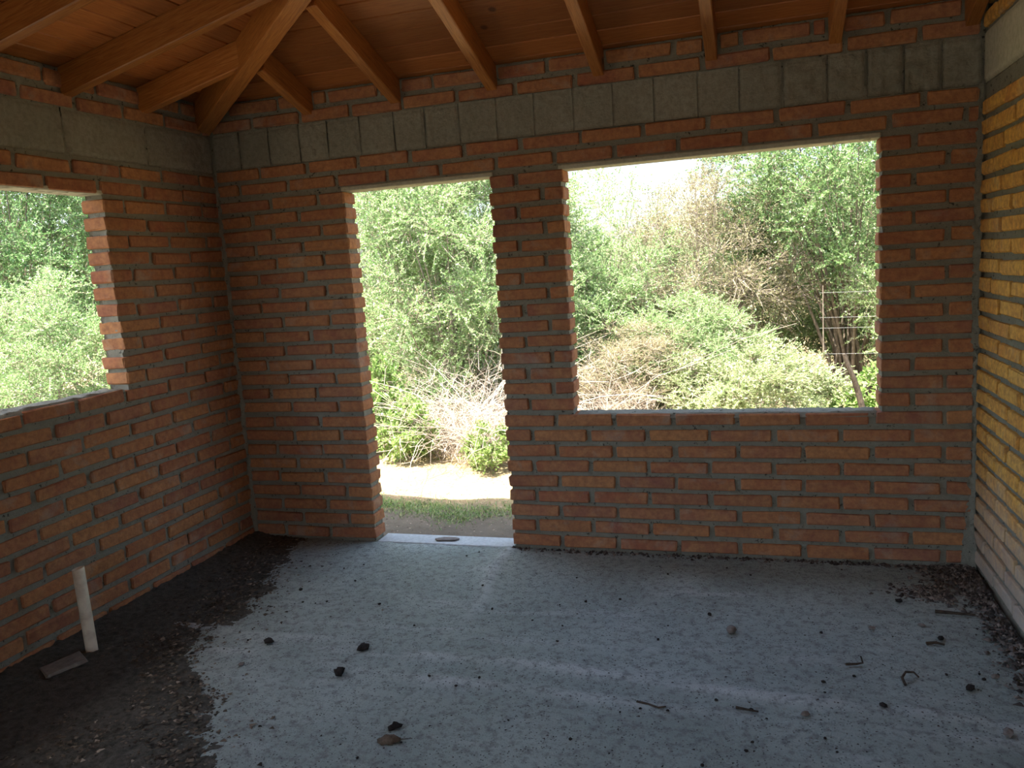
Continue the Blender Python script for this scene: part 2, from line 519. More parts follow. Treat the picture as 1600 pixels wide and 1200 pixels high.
# --- left wall: plane x = 0, window opening from LY0 to LY1
LY1, LY0 = -0.8355, -4.9  # unseen near end of the window drawn out to let in more daylight
LZS, LZL = 1.027, 1.918
LB0, LB1 = 2.075, 2.272
wall_left = tag(empty('wall_left', (0, 0, 0)), 'left brick wall with an open window hole, soil along its foot', 'wall', kind='structure')
def keep_left(y, z):
    return not (LY0 - JR < y < LY1 + JR and LZS - .02 < z < LZL)
us = axis_pts(-5.3, 0.0, 0.016, (LY0 - JR, LY1 + JR))
vs = axis_pts(-0.12, 2.52, 0.016, (LZS - .02, LZL, LB0, LB1))
to3_left = lambda u, d, v: np.stack([-d, u, v], 1)
me = core_mesh('mortar', us, vs, keep_left, lambda u, d, v: np.stack([-(REC - .003) - d, u, v], 1), None, 0.125 - 2 * REC, 31, 0.0050, M_MORTAR,
               lambda x, y: ZC + SL * x - 0.004)
link('mortar', me, M_MORTAR, wall_left)
def to_left(o, u, z, sx, r):
    o.location = (-BT / 2 + .002 + r.uniform(-.004, .003), u, z + r.uniform(-.003, .003))
    o.rotation_euler = (r.uniform(-.006, .006), r.uniform(-.014, .014), math.pi / 2 + r.uniform(-.012, .012))
    o.scale = (sx, 1, 1)
cnt_l = []
PITCH = 0.2835
VIS = -2.45
for k in range(26):
    z = 0.027 + CH * k
    jl = -.42 if k % 2 else -.283
    if 13 <= k <= 23: sp = [(LY1, 0, RR.uniform(-.006, .008), .01)]
    else: sp = [(VIS, 0, 0, .01)]
    if k == 25: z += .002
    lay_row(wall_left, sp, z, jl, to_left, M_BRICK, cnt_l)
LFEET = [-.49, -.95, -1.47, -1.98, -2.5, -3.0]
lay_row(wall_left, [(VIS, 0, .0, .01)], 2.308, -.35, to_left, M_BRICK, cnt_l)
lay_row(wall_left, gaps(VIS, -.1, LFEET, .04), 2.392, -.22, to_left, M_BRICK, cnt_l)
ys = [VIS, -2.0, -1.5, -.998, -.5, 0]
for i, (a, b) in enumerate(zip(ys[:-1], ys[1:])):
    beam_block(wall_left, a + .003, b - .003, to3_left, 70 + i, .001, None, LB0, LB1, 40, 16)
o = slab('lintel', -.122, -.003, LY0 - .02, LY1 + .012, LZL - .002, LZL + .02, M_PLASTER, wall_left, 3, .001)
rough_strip('sill_mortar', LY0 - .005, LY1 + .02, .006, .125, LZS - .014, .014, to3_left, 8, M_MORTAR, wall_left, .008)

# --- right wall: plane x = W, a gable wall
wall_right = tag(empty('wall_right', (0, 0, 0)), 'right brick wall under a smooth rendered concrete band', 'wall', kind='structure')
us = axis_pts(-1.3, 0.0, 0.016)
vs = axis_pts(-0.12, 3.3, 0.02, (2.087, 2.29))
to3_right = lambda u, d, v: np.stack([W + d, u, v], 1)
me = core_mesh('mortar', us, vs, lambda u, v: True, lambda u, d, v: np.stack([W + REC + d, u, v], 1), None, 0.125 - 2 * REC, 47, 0.0042, M_MORTAR,
               lambda x, y: ceil_z(x, y) - .004)
link('mortar', me, M_MORTAR, wall_right)
def to_right(o, u, z, sx, r):
    o.location = (W + BT / 2 - .003 + r.uniform(-.002, .002), u, z)
    o.rotation_euler = (r.uniform(-.005, .005), r.uniform(-.006, .006), math.pi / 2 + r.uniform(-.006, .006))
    o.scale = (sx, 1, 1)
cnt_r = []
PITCH = 0.29
for k in range(25):
    lay_row(wall_right, [(-1.25, 0, 0, .012)], 0.07 + CH * k, -.46 if k % 2 else -.315, to_right, M_BRICK_R, cnt_r)
lay_row(wall_right, [(-1.25, -.0, 0, .012)], 2.332, -.20, to_right, M_BRICK_R, cnt_r)
for k in range(5):
    z = 2.412 + CH * k
    lay_row(wall_right, [(-1.25, -(z + .045 - ZC) / SB - .04, 0, 0)], z, -.33 - .145 * (k % 2), to_right, M_BRICK_R, cnt_r)
beam_block(wall_right, -1.25, -.012, to3_right, 91, .002, M_PLASTER, 2.087, 2.29, 60, 14, .0012)

# the rest of left and right walls, the near wall behind the camera (outside the picture): plain wall bodies with their openings
def wall_rest(parent, boxes, name='brickwork'):
    V = []; F = []
    for (x0, x1, y0, y1, z0, z1f) in boxes:
        nn = 12
        for i in range(nn):
            for axis in (0,):
                pass
        # prism whose top follows the ceiling
        xs = np.linspace(x0, x1, nn + 1); ysv = np.linspace(y0, y1, nn + 1)
        long_y = (y1 - y0) > (x1 - x0)
        for i in range(nn):
            if long_y: a = (x0, ysv[i], x1, ysv[i + 1])
            else: a = (xs[i], y0, xs[i + 1], y1)
            b = len(V)
            for (px, py) in ((a[0], a[1]), (a[2], a[1]), (a[2], a[3]), (a[0], a[3])):
                V.append((px, py, z0))
            for (px, py) in ((a[0], a[1]), (a[2], a[1]), (a[2], a[3]), (a[0], a[3])):
                zt = z1f if z1f is not None else float(ceil_z(np.array(min(max(px, -.12), W + .12)), np.array(py))) - .004
                V.append((px, py, zt))
            for q in ((0, 1, 2, 3), (4, 7, 6, 5), (0, 4, 5, 1), (1, 5, 6, 2), (2, 6, 7, 3), (3, 7, 4, 0)):
                F.append([b + t for t in q])
    o = link(name, mesh_np(name, V, F, M_REST), None, parent)
    o['kind'] = 'stuff'
    return o
k = NT('brickwork'); bt = k.n('ShaderNodeTexBrick'); k.l(k.pos(), bt.inputs['Vector'])
mp = k.n('ShaderNodeMapping'); mp.inputs['Rotation'].default_value = (math.pi / 2, 0, 0); k.l(k.pos(), mp.inputs['Vector']); k.l(mp.outputs[0], bt.inputs['Vector'])
bt.inputs['Color1'].default_value = (.40, .17, .10, 1); bt.inputs['Color2'].default_value = (.5, .25, .14, 1); bt.inputs['Mortar'].default_value = (.3, .28, .24, 1)
bt.inputs['Scale'].default_value = 1.0; bt.inputs['Brick Width'].default_value = .29; bt.inputs['Row Height'].default_value = .08; bt.inputs['Mortar Size'].default_value = .009
k.col(bt.outputs[0]); k.rough(.95, .1); M_REST = k.m
wall_rest(wall_left, [(-.122, 0, -D, -5.3, -.12, None)])
wall_rest(wall_right, [(W, W + .122, -D, -1.3, -.12, None)])
wall_front = tag(empty('wall_front', (0, 0, 0)), 'near brick wall behind the viewer with a doorway added for light', 'wall', kind='structure')
FX0, FX1, FZ1 = 1.7, 3.5, 2.05  # unseen doorway, set wide to bring daylight onto the near floor
wall_rest(wall_front, [(-.12, FX0, -D - .122, -D, -.12, None), (FX1, W + .12, -D - .122, -D, -.12, None), (FX0, FX1, -D - .122, -D, FZ1, None)])

# ragged mortar run in the right corner and a thin bed in the left corner
def corner_run(name, cx, z0, z1, sx, seed, amp, size, parent, mat):
    nz, na = int((z1 - z0) / .012), 9
    V = []
    for i in range(nz + 1):
        z = z0 + (z1 - z0) * i / nz
        s = size(z)
        for j in range(na):
            t = j / (na - 1) * math.pi / 2
            # quarter-concave fillet from one wall to the other
            V.append((cx + sx * s * (1 - math.sin(t)), -s * (1 - math.cos(t)), z))
    V = np.array(V)
    V[:, 0] += sx * np.abs(fbm(V, 34, seed, 3)) * amp * .8
    V[:, 1] -= np.abs(fbm(V, 34, seed + 5, 3)) * amp * .8
    V[:, 2] += fbm(V, 30, seed + 9, 2) * amp * .5
    me = mesh_np(name, V, grid_faces(nz + 1, na), mat)
    return link(name, me, None, parent)
corner_run('mortar_fillet', W + .004, -.01, 2.09, -1, 3, .018, lambda z: .012 + .085 * max(0, (.55 - z)) ** 1.2 + (.012 if 1.0 < z < 1.9 else 0), wall_right, M_MORTAR)
corner_run('mortar_fillet', -.004, -.01, 2.09, 1, 13, .014, lambda z: .018 + .006 * math.sin(z * 9), wall_left, M_MORTAR)

# ------------------------------------------------------------------ floor
floor = tag(empty('floor', (0, 0, 0)), 'rough grey concrete floor, dusty and pitted', 'floor', kind='structure')
xs = np.arange(0, W + .001, W / 170); ysv = np.arange(-D, .0001, D / 256)
XX, YY = np.meshgrid(xs, ysv, indexing='ij'); P = np.stack([XX.ravel(), YY.ravel(), np.zeros(XX.size)], 1)
def floor_h(P, ridge=False):
    x, y = P[:, 0], P[:, 1]
    h = .0025 * fbm(P, 2.2, 4, 3) + .0022 * fbm(P, 14, 7, 4)
    if ridge: h = h * 0
    ya = -1.17 - .05 * (x - 1.2) + .05 * vnoise(P * [1, 0, 0], 2.5, 3)     # trowel ridges
    h += .011 * np.exp(-((y - ya) / .035) ** 2) * np.clip(.6 + vnoise(P, 5, 9), 0, 1.3)
    yb = -1.31 - .04 * (x - 1.2) + .05 * vnoise(P * [1, 0, 0], 2, 5)
    h += .010 * np.exp(-((y - yb) / .03) ** 2) * np.clip(.5 + vnoise(P, 4, 19), 0, 1.3)
    xa = 1.53 - .12 * (y + .0)
    h += .010 * np.exp(-((x - xa - .03 * vnoise(P * [0, 1, 0], 3, 2)) / .03) ** 2) * np.clip((y + 1.0) / .6, 0, 1)
    return h
P[:, 2] = floor_h(P)
RIDGE = floor_h(P, True)
nx, ny = len(xs), len(ysv)
V = P; F = grid_faces(nx, ny)
n = len(V)
sk = [(0, 0, -.12), (W, 0, -.12), (W, -D, -.12), (0, -D, -.12)]
me = mesh_np('slab', V, F, M_FLOOR, True)
at = me.attributes.new('ridge', 'FLOAT', 'POINT'); at.data.foreach_set('value', np.clip(RIDGE * 90, 0, .85).astype(np.float32))
link('slab', me, None, floor)
slab('threshold', DL + .002, DR - .002, .004, .142, -.12, .004, M_THRESH, floor, 4, .002)
def fh(x, y): return float(floor_h(np.array([[x, y, 0.0]]))[0])

# ------------------------------------------------------------------ roof, ceiling boards
RIDGE_Y = D / 2
roof = tag(empty('ceiling', (0, 0, 0)), 'sloping boarded ceiling of reddish varnished pine', 'ceiling', kind='structure')
PW = 0.115
def plank(corners, seed):
    """corners: four points on the underside (u0,u1 low edge, u1,u0 high edge); 12 mm thick with bevelled long edges"""
    c = [Vector(p) for p in corners]
    n = (c[1] - c[0]).cross(c[3] - c[0]).normalized()
    if n.z < 0: n = -n
    ctr = sum(c, Vector()) / 4
    xa = (c[1] - c[0]).normalized(); ya = n.cross(xa)
    r = random.Random(seed)
    dz = r.uniform(-.0008, .0008)
    low = (c[3] - c[0]).normalized()
    e = .004
    v = []
    # underside chamfers: edge verts raised
    loc = []
    for q, s in ((c[0], 1), (c[1], 1), (c[2], -1), (c[3], -1)):
        loc.append(q + n * (.005 + dz))               # outer edge, raised
    inn = [c[0] + low * e, c[1] + low * e, c[2] - low * e, c[3] - low * e]
    inn = [q + n * dz for q in inn]
    top = [q + n * .014 for q in c]
    V = [p - ctr for p in loc + inn + top]
    rot = Matrix((xa, ya, n)).transposed()
    V = [rot.transposed() @ p for p in V]
    F = [(4, 7, 6, 5), (0, 4, 5, 1), (3, 2, 6, 7), (0, 1, 9, 8), (2, 3, 11, 10), (8, 9, 10, 11)]
    tri = [(0, 8, 11, 3), (0, 3, 7, 4), (1, 5, 6, 2), (1, 2, 10, 9)]
    me = bpy.data.meshes.new('plank'); me.from_pydata([tuple(p) for p in V], [], F + tri); me.update()
    me.materials.append(M_PLANK)
    o = link('plank', me, None, roof)
    o.matrix_world = Matrix.Translation(ctr) @ rot.to_4x4()
    return o
gap = .0018
EAVE = 0.42
XE = W + .35
stepB = PW * math.cos(math.atan(SB)); stepL = PW * math.cos(math.atan(SL))
RATIO = SB / SL
yv = -EAVE; i = 0
while yv < RIDGE_Y - .01:
    a, b = yv + gap, min(yv + stepB, RIDGE_Y) - gap
    za, zb = ZC + SB * a, ZC + SB * b
    plank([(RATIO * a, -a, za), (XE, -a, za), (XE, -b, zb), (RATIO * b, -b, zb)], i)
    plank([(XE, -D + a, za), (RATIO * a, -D + a, za), (RATIO * b, -D + b, zb), (XE, -D + b, zb)], i + 500)
    yv += stepB; i += 1
xv = -EAVE * RATIO
while xv < RATIO * RIDGE_Y - .01:
    a, b = xv + gap, min(xv + stepL, RATIO * RIDGE_Y) - gap
    za, zb = ZC + SL * a, ZC + SL * b
    plank([(a, -D + a / RATIO, za), (a, -a / RATIO, za), (b, -b / RATIO, zb), (b, -D + b / RATIO, zb)], i)
    xv += stepL; i += 1
# roof covering above the boards
def roof_cover():
    t0, t1 = .016, .06
    E1 = EAVE + .02
    pts = []
    for t in (t0, t1):
        for (x, y) in ((-E1 * RATIO, E1), (XE + .02, E1), (XE + .02, -D - E1), (-E1 * RATIO, -D - E1), (RATIO * RIDGE_Y, -RIDGE_Y)):
            z = min(ZC + SB * (-y), ZC + SB * (y + D), ZC + SL * x)
            pts.append((x, y, z + t))
        z = ZC + SB * RIDGE_Y
        pts.append((XE + .02, -RIDGE_Y, z + t))
    F4 = [(0, 1, 5, 4), (3, 4, 5, 2)]
    F3 = [(0, 4, 3)]
    faces = []
    for off, fl in ((0, True), (6, False)):
        for f in F4 + F3:
            g = tuple(q + off for q in f)
            faces.append(g[::-1] if fl else g)
    ring = [0, 3, 2, 5, 1]
    for p, q in zip(ring, ring[1:] + ring[:1]):
        faces.append((p, q, q + 6, p + 6))
    me = bpy.data.meshes.new('covering'); me.from_pydata(pts, [], faces); me.update(); me.materials.append(M_ROOF)
    link('covering', me, None, roof)
roof_cover()

# rafters
def timber(name, p0, p1, w, h, seed, mat=M_RAFTER, lift=0.0):
    """a straight squared timber from p0 to p1 (centre line of its underside)"""
    p0, p1 = Vector(p0), Vector(p1)
    L = (p1 - p0).length
    bm = chamfer_box(L, w, h, .004, .0012, seed)
    o = link(name, bm_mesh(name, bm, mat), None)
    xa = (p1 - p0).normalized(); ya = Vector((0, 0, 1)).cross(xa).normalized(); za = xa.cross(ya)
    rot = Matrix((xa, ya, za)).transposed().to_4x4()
    o.matrix_world = Matrix.Translation((p0 + p1) / 2 + za * h / 2) @ rot
    return o
RH = 0.118
def under(s): return RH * math.sqrt(1 + s * s) + .0006     # vertical drop of a timber's underside below the boards
fl = ['rafter over the doorway corner, first and shortest from the hip beam along the far wall',
      'rafter over the doorway, second from the hip beam along the far wall',
      'rafter over the brick pier between doorway and window, third from the hip beam',
      'rafter over the left part of the far window, fourth from the hip beam',
      'rafter over the middle of the far window, fifth from the hip beam',
      'rafter over the right edge of the far window, sixth from the hip beam',
      'rafter end lying against the right brick wall, seventh from the hip beam']
for i, x in enumerate(FEET):
    yt = min(x / RATIO, RIDGE_Y)
    yt -= .02
    y0 = -EAVE + .04
    o = timber('rafter', (x, -y0, ZC + SB * y0 - under(SB)), (x, -yt, ZC + SB * yt - under(SB)), .052, RH, 200 + i)
    tag(o, fl[i], 'rafter', 'rafters over the far wall')
ll = ['short dark rafter over the left wall, nearest to the hip beam',
      'rafter over the left wall, second from the hip beam, above the window edge',
      'rafter crossing the top left corner, third from the hip beam over the left wall']
for i, y in enumerate(LFEET):
    Yd = min(-y, D + y)
    xt = RATIO * Yd - .03
    x0 = -EAVE * RATIO + .06
    o = timber('rafter', (x0, y, ZC + SL * x0 - under(SL)), (xt, y, ZC + SL * xt - under(SL)), .052, RH, 300 + i)
    tag(o, ll[i] if i < 3 else ('fourth', 'fifth', 'sixth')[i - 3] + ' rafter from the hip beam over the left wall', 'rafter', 'rafters over the left wall')
HX = -.078
def hip(sg):
    Y0, Y1 = -.02, RIDGE_Y - .06
    f = lambda Y: (HX + RATIO * Y, -Y if sg > 0 else -D + Y, 2.27 + .36 * Y)
    return timber('hip_rafter', f(Y0), f(Y1), .085, .15, 77 + sg)
tag(hip(1), 'thick orange hip beam rising from the dark left corner', 'beam', kind='thing')

# ------------------------------------------------------------------ soil, rubble and litter on the floor
BND = np.array([[0.30, 0.0], [0.324, -0.18], [0.436, -0.51], [0.58, -0.921], [0.58, -1.21], [0.63, -1.45], [0.871, -1.572], [0.954, -1.705], [1.161, -1.996], [1.3, -2.6], [1.2, -3.4]])
def soil_edge(y):
    return np.interp(-y, -BND[:, 1], BND[:, 0])
nx, ny = 110, 230
xs = np.linspace(0.0, 1.5, nx); ysv = np.linspace(-3.4, 0, ny)
XX, YY = np.meshgrid(xs, ysv, indexing='ij'); P = np.stack([XX.ravel(), YY.ravel(), np.zeros(XX.size)], 1)
d = soil_edge(P[:, 1]) - P[:, 0] + .06 * fbm(P, 7, 40, 4)
h = np.clip(d, -.25, .5) * .040
h = np.minimum(h, .014 + .008 * vnoise(P, 3, 41)) + .010 * np.abs(fbm(P, 26, 43, 4)) * (d > -.03)
h += .02 * np.exp(-((P[:, 0]) / .07) ** 2) * (d > 0)
P[:, 2] = np.maximum(h - .001, -.02)
soil = link('soil', mesh_np('soil', P, grid_faces(nx, ny), M_SOIL, True), None)
tag(soil, 'dark crumbly soil spread along the foot of the left wall', 'soil', kind='stuff')

def chips(name, XY, size, seed, stops, zf, flat=.5):
    r = rnd(seed); n = len(XY)
    base = np.array([[1, 0, 0], [-.5, .87, 0], [-.5, -.87, 0], [0, 0, .9]])
    ang = r.uniform(0, 6.28, n); s = size * r.uniform(.4, 1.5, n)
    c, sn = np.cos(ang), np.sin(ang)
    st = r.uniform(.6, 1.8, n)
    V = np.zeros((n, 4, 3))
    bx = base[None, :, 0] * st[:, None]; by = base[None, :, 1] + r.uniform(-.3, .3, (n, 4))
    V[:, :, 0] = XY[:, 0, None] + s[:, None] * (bx * c[:, None] - by * sn[:, None])
    V[:, :, 1] = XY[:, 1, None] + s[:, None] * (bx * sn[:, None] + by * c[:, None])
    V[:, :, 2] = zf[:, None] + s[:, None] * base[None, :, 2] * flat * r.uniform(.4, 1.6, (n, 1))
    f = np.array([[0, 1, 3], [1, 2, 3], [2, 0, 3]])
    F = (np.arange(n)[:, None, None] * 4 + f[None]).reshape(-1, 3)
    return link(name, mesh_np(name, V.reshape(-1, 3), F, mat_island(name + '_mat', stops)), None)
r = rnd(8)
XY = np.stack([r.uniform(0.0, 1.35, 15000), r.uniform(-2.6, 0, 15000)], 1)
dd = soil_edge(XY[:, 1]) - XY[:, 0]
keepm = (dd > -.05) | (r.random(15000) < .45 * np.exp(dd * 11))
XY = XY[keepm]
zz = np.where(soil_edge(XY[:, 1]) - XY[:, 0] > 0, .010 + .004 * r.random(len(XY)), .001)
o = chips('soil_crumbs', XY, .0075, 9, [(0, (.03, .027, .02)), (.55, (.10, .085, .06)), (.93, (.17, .145, .105)), (1, (.34, .30, .23))], zz)
tag(o, 'crumbs, chips and bits of straw over the dark soil', 'litter', kind='stuff')
XY = np.stack([r.uniform(.6, W - .03, 2600), r.uniform(-2.4, -.02, 2600)], 1)
zz = floor_h(np.column_stack([XY, np.zeros(len(XY))]))
o = chips('floor_grit', XY, .0032, 10, [(0, (.02, .018, .016)), (.7, (.07, .06, .05)), (1, (.2, .18, .16))], zz)
tag(o, 'fine dark grit sprinkled over the concrete floor', 'grit', kind='stuff')
# rubble along the right wall and along the foot of the far wall
n = 3600
t = r.random(n)
XA = np.stack([W - np.abs(r.normal(0, .05, n)) - .01, -r.uniform(0, 1.7, n)], 1)
XB = np.stack([W - .15 - np.abs(r.normal(0, .09, n)), -.32 + r.normal(0, .05, n)], 1)
XC = np.stack([r.uniform(DR, W, n), -np.abs(r.normal(0, .022, n)) - .004], 1)
XD = np.stack([W - np.abs(r.normal(0, .09, n)), -np.abs(r.normal(0, .13, n))], 1)
XY = np.vstack([XA[:1900], XB[:500], XC[:450], XD[:1500]])
XY[:, 0] = np.minimum(XY[:, 0], W - .008)
zz = .001 + r.random(len(XY)) * .012 * np.exp(-((W - XY[:, 0]) / .12) ** 2)
o = chips('rubble', XY, .009, 12, [(0, (.03, .028, .025)), (.5, (.10, .09, .08)), (.85, (.22, .20, .17)), (1, (.36, .33, .28))], zz, .8)
tag(o, 'crumbled mortar and soil heaped along the foot of the right wall', 'rubble', kind='stuff')

def lump(name, loc, size, seed, mat, sub=2, squash=(1, 1, .7), amp=.35):
    bm = bmesh.new(); bmesh.ops.create_icosphere(bm, subdivisions=sub, radius=1.0)
    V = np.array([v.co[:] for v in bm.verts])
    k = 1 + amp * fbm(V, 1.3, seed, 3)
    for v, q in zip(bm.verts, k): v.co = Vector((v.co.x * q * squash[0] * size, v.co.y * q * squash[1] * size, v.co.z * q * squash[2] * size))
    zmin = min(v.co.z for v in bm.verts)
    for v in bm.verts: v.co.z -= zmin * .9
    o = link(name, bm_mesh(name, bm, mat, sub > 1), None)
    o.location = (loc[0], loc[1], fh(*loc[:2]) if len(loc) < 3 else loc[2]); o.rotation_euler = (0, 0, seed)
    return o
M_CLOD = mat_plain('dark_clod', (.018, .016, .014), (.05, .045, .04), 60, .95, .1, .8, .006)
M_STONE = mat_plain('grey_stone', (.13, .115, .10), (.24, .21, .18), 50, .85, .2, .5, .004)
M_STICK = mat_plain('dark_stick', (.03, .025, .02), (.09, .07, .05), 60, .9, .1)
M_LEAFD = mat_plain('dry_leaf', (.06, .045, .03), (.17, .13, .09), 40, .8, .2)
tag(lump('soil_clod', (1.318, -1.393), .020, 3, M_CLOD, 2, (1, .9, .9), .5), 'black lump of soil on open concrete, nearest the middle of the floor', 'clod')
tag(lump('soil_clod', (1.309, -1.185), .022, 5, M_CLOD, 2, (1.3, .8, .5), .6), 'flattened black clod just behind the black lump of soil', 'clod')
tag(lump('soil_clod', (0.888, -1.206), .020, 6, M_CLOD, 2, (1.1, .9, .6), .4), 'rounded dark clod lying beside the edge of the soil', 'clod')
tag(lump('soil_clod', (1.674, -1.675), .016, 7, M_CLOD, 2, (1.2, .9, .7), .6), 'small dark crumb behind the big curled dry leaf', 'clod')
ml = lump('mortar_lump', (1.174, .070, .004), .034, 8, M_STONE, 2, (1.8, .8, .14), .4); ml.rotation_euler = (0, 0, .1)
tag(ml, 'flat grey patch of mortar on the pale doorway threshold', 'mortar')
tag(lump('stone', (2.719, -.82), .021, 11, M_STONE, 2, (1, .9, .85), .2), 'round brown stone alone on the concrete below the window', 'stone')
for i, (x, y, s, lab) in enumerate([
        (2.628, -.678, .010, 'tiny stone behind the round brown stone'), (3.236, -.714, .012, 'pair-like knobbly pebble midway between round stone and dark stick'),
        (3.486, -1.105, .015, 'dark flat pebble in front of the curled twig, near the right wall'), (3.529, -1.362, .017, 'brown oval pebble nearest the viewer by the right wall'),
        (3.202, -1.264, .011, 'small black pebble in front of the bent twig'), (2.962, -1.366, .014, 'rough dark pebble on the pale ridge in the floor'),
        (3.467, -.751, .014, 'flat grey pebble in front of the dark stick'), (3.422, -.64, .012, 'grey pebble just left of the pebbles by the stick'),
        (3.374, -.433, .013, 'flat brownish chip near the rubble heap in the corner'), (.886, -1.395, .013, 'reddish chip of brick near the soil edge'),
        (.714, -.683, .012, 'dark pebble near the soil edge behind the rounded clod'), (3.58, -1.02, .013, 'dark pebble close to the right wall')]):
    tag(lump('pebble', (x, y), s, 30 + i, M_STONE if i % 2 else M_CLOD, 1, (1.2, .9, .6), .35), lab, 'pebble', 'pebbles on the concrete floor')
r2 = random.Random(3)
for i in range(60):
    x, y = r2.uniform(.75, 3.6), r2.uniform(-2.0, -.08)
    if x < float(soil_edge(np.array(y))) + .05: continue
    tag(lump('soil_crumb', (x, y), r2.uniform(.004, .0075), 90 + i, M_CLOD, 1, (1.2, .9, .7), .4), 'pea sized dark crumb scattered on the grey concrete floor', 'crumb', 'dark crumbs scattered on the concrete floor')

def stick(name, pts, rad, mat, sides=6):
    P = np.array(pts)[None]; t = np.linspace(0, 1, P.shape[1])
    V, F = tubes(P, np.full((1, P.shape[1]), rad) * (1 - .4 * t)[None], sides)
    n = len(V)
    bm = bmesh.new()
    vs = [bm.verts.new(v) for v in V]
    for f in F: bm.faces.new([vs[q] for q in f])
    bm.faces.new(vs[:sides]); bm.faces.new(vs[-sides:])
    return link(name, bm_mesh(name, bm, mat, False), None)
tag(stick('stick', [(3.49, -.525, .012), (3.535, -.532, .014), (3.58, -.530, .011), (3.63, -.536, .012)], .0075, M_STICK), 'short dark straight stick in front of the rubble heap', 'stick')
tag(stick('twig', [(3.115, -1.012, .008), (3.15, -1.004, .008), (3.172, -1.0, .012), (3.168, -.975, .024)], .0045, M_STICK), 'bent dark twig with an upturned end', 'twig')
tag(stick('twig', [(3.29, -1.12, .006), (3.285, -1.085, .014), (3.30, -1.06, .022), (3.325, -1.058, .022), (3.338, -1.075, .014)], .005, M_STICK), 'hook shaped curled dark twig', 'twig')
tag(stick('twig', [(2.43, -1.385, .007), (2.47, -1.395, .007), (2.505, -1.41, .008), (2.53, -1.408, .013)], .0045, M_STICK), 'thin dark twig lying on the pale floor ridge', 'twig')
tag(stick('twig', [(2.75, -1.36, .006), (2.79, -1.372, .009), (2.82, -1.372, .006)], .0045, M_STICK), 'short dark twig right of the thin twig on the ridge', 'twig')
tag(stick('twig', [(3.41, -.80, .006), (3.44, -.792, .008), (3.47, -.80, .006)], .006, M_STICK), 'stubby dark twig among the pebbles by the right wall', 'twig')

# curled dry leaf
leaf = empty('dry_leaf', (1.694, -1.754, fh(1.694, -1.754)))
tag(leaf, 'large curled brown dry leaf lying alone on the near floor', 'leaf')
nu, nv = 11, 7
V = []
for i in range(nu):
    t = i / (nu - 1); wd = .030 * math.sin(math.pi * min(.98, .06 + t * .92)) ** .7
    for j in range(nv):
        s = (j / (nv - 1) - .5) * 2
        V.append((.075 * (t - .5), wd * s * .75, .004 + .020 * (1 - s * s) * math.sin(math.pi * (.1 + .8 * t)) + .003 * math.sin(17 * t + 5 * s)))
lb = link('blade', mesh_np('blade', V, grid_faces(nu, nv), M_LEAFD, True), None, leaf)
md = lb.modifiers.new('s', 'SOLIDIFY'); md.thickness = .0012
st = stick('leaf_stalk', [(.036, 0, .006), (.055, -.006, .009), (.075, -.003, .007)], .0016, M_STICK); st.parent = leaf
leaf.rotation_euler = (0, 0, .35)

# plastic pipe standing in the soil, with the broken tile beside it
k = NT('pale_pvc'); p = k.pos()
k.col(k.mix(k.ramp(k.noise(14, 5, .6, p), [(.45, 0.0), (.7, .7)]), (.80, .73, .56), (.46, .38, .26))); k.rough(.45, .4); M_PVC = k.m
bm = bmesh.new()
N = 20; ro, ri, hh = .0235, .0195, .375
rings = [(ro, -.03), (ro * 1.0, .10), (ro * .99, .21), (ro, hh - .012), (ro, hh), (ri, hh), (ri, hh - .2)]
prev = None
for (rad, z) in rings:
    cur = [bm.verts.new((rad * math.cos(2 * math.pi * q / N), rad * math.sin(2 * math.pi * q / N), z + (.004 * math.cos(2 * math.pi * q / N) if z > .36 else 0))) for q in range(N)]
    if prev:
        for q in range(N): bm.faces.new((prev[q], prev[(q + 1) % N], cur[(q + 1) % N], cur[q]))
    prev = cur
bm.faces.new(prev)
pipe = link('drain_pipe', bm_mesh('drain_pipe', bm, M_PVC, True), None)
pipe.location = (.184, -1.42, .0); pipe.rotation_euler = (.015, -.012, .4)
tag(pipe, 'cream plastic pipe stub standing upright in the soil by the left wall', 'pipe')
tile = link('tile_shard', bm_mesh('tile_shard', chamfer_box(.15, .105, .011, .003, .005, 9), mat_plain('tile_shard', (.13, .12, .10), (.24, .22, .18), 30)), None)
tile.location = (.185, -1.565, .030); tile.rotation_euler = (.05, -.06, 1.1)
tag(tile, 'flat grey tile shard lying on the soil beside the pipe', 'tile')

# ------------------------------------------------------------------ outdoors
GZ = -0.10
def ground_h(P):
    x, y = P[:, 0], P[:, 1]
    o = np.maximum(np.maximum(y - .2, -.2 - x), np.maximum(x - W - .2, -D - .2 - y))
    return GZ + .02 * fbm(P, 1.3, 60, 3) * np.clip(o, 0, 1) + .006 * fbm(P, 9, 63, 2)
gx = np.concatenate([np.linspace(-70, -4, 60), np.linspace(-3.9, 8, 200), np.linspace(8.2, 70, 50)])
gy = np.concatenate([np.linspace(-50, -.2, 60), np.linspace(-.1, 6, 150), np.linspace(6.2, 90, 60)])
XX, YY = np.meshgrid(gx, gy, indexing='ij'); P = np.stack([XX.ravel(), YY.ravel(), np.zeros(XX.size)], 1)
P[:, 2] = ground_h(P)
inside = (P[:, 0] > -.06) & (P[:, 0] < W + .06) & (P[:, 1] < .06) & (P[:, 1] > -D - .06)
P[inside, 2] = -.16
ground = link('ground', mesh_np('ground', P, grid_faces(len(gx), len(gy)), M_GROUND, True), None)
tag(ground, 'bare earth and dry straw outside the doorway', 'ground', kind='structure')

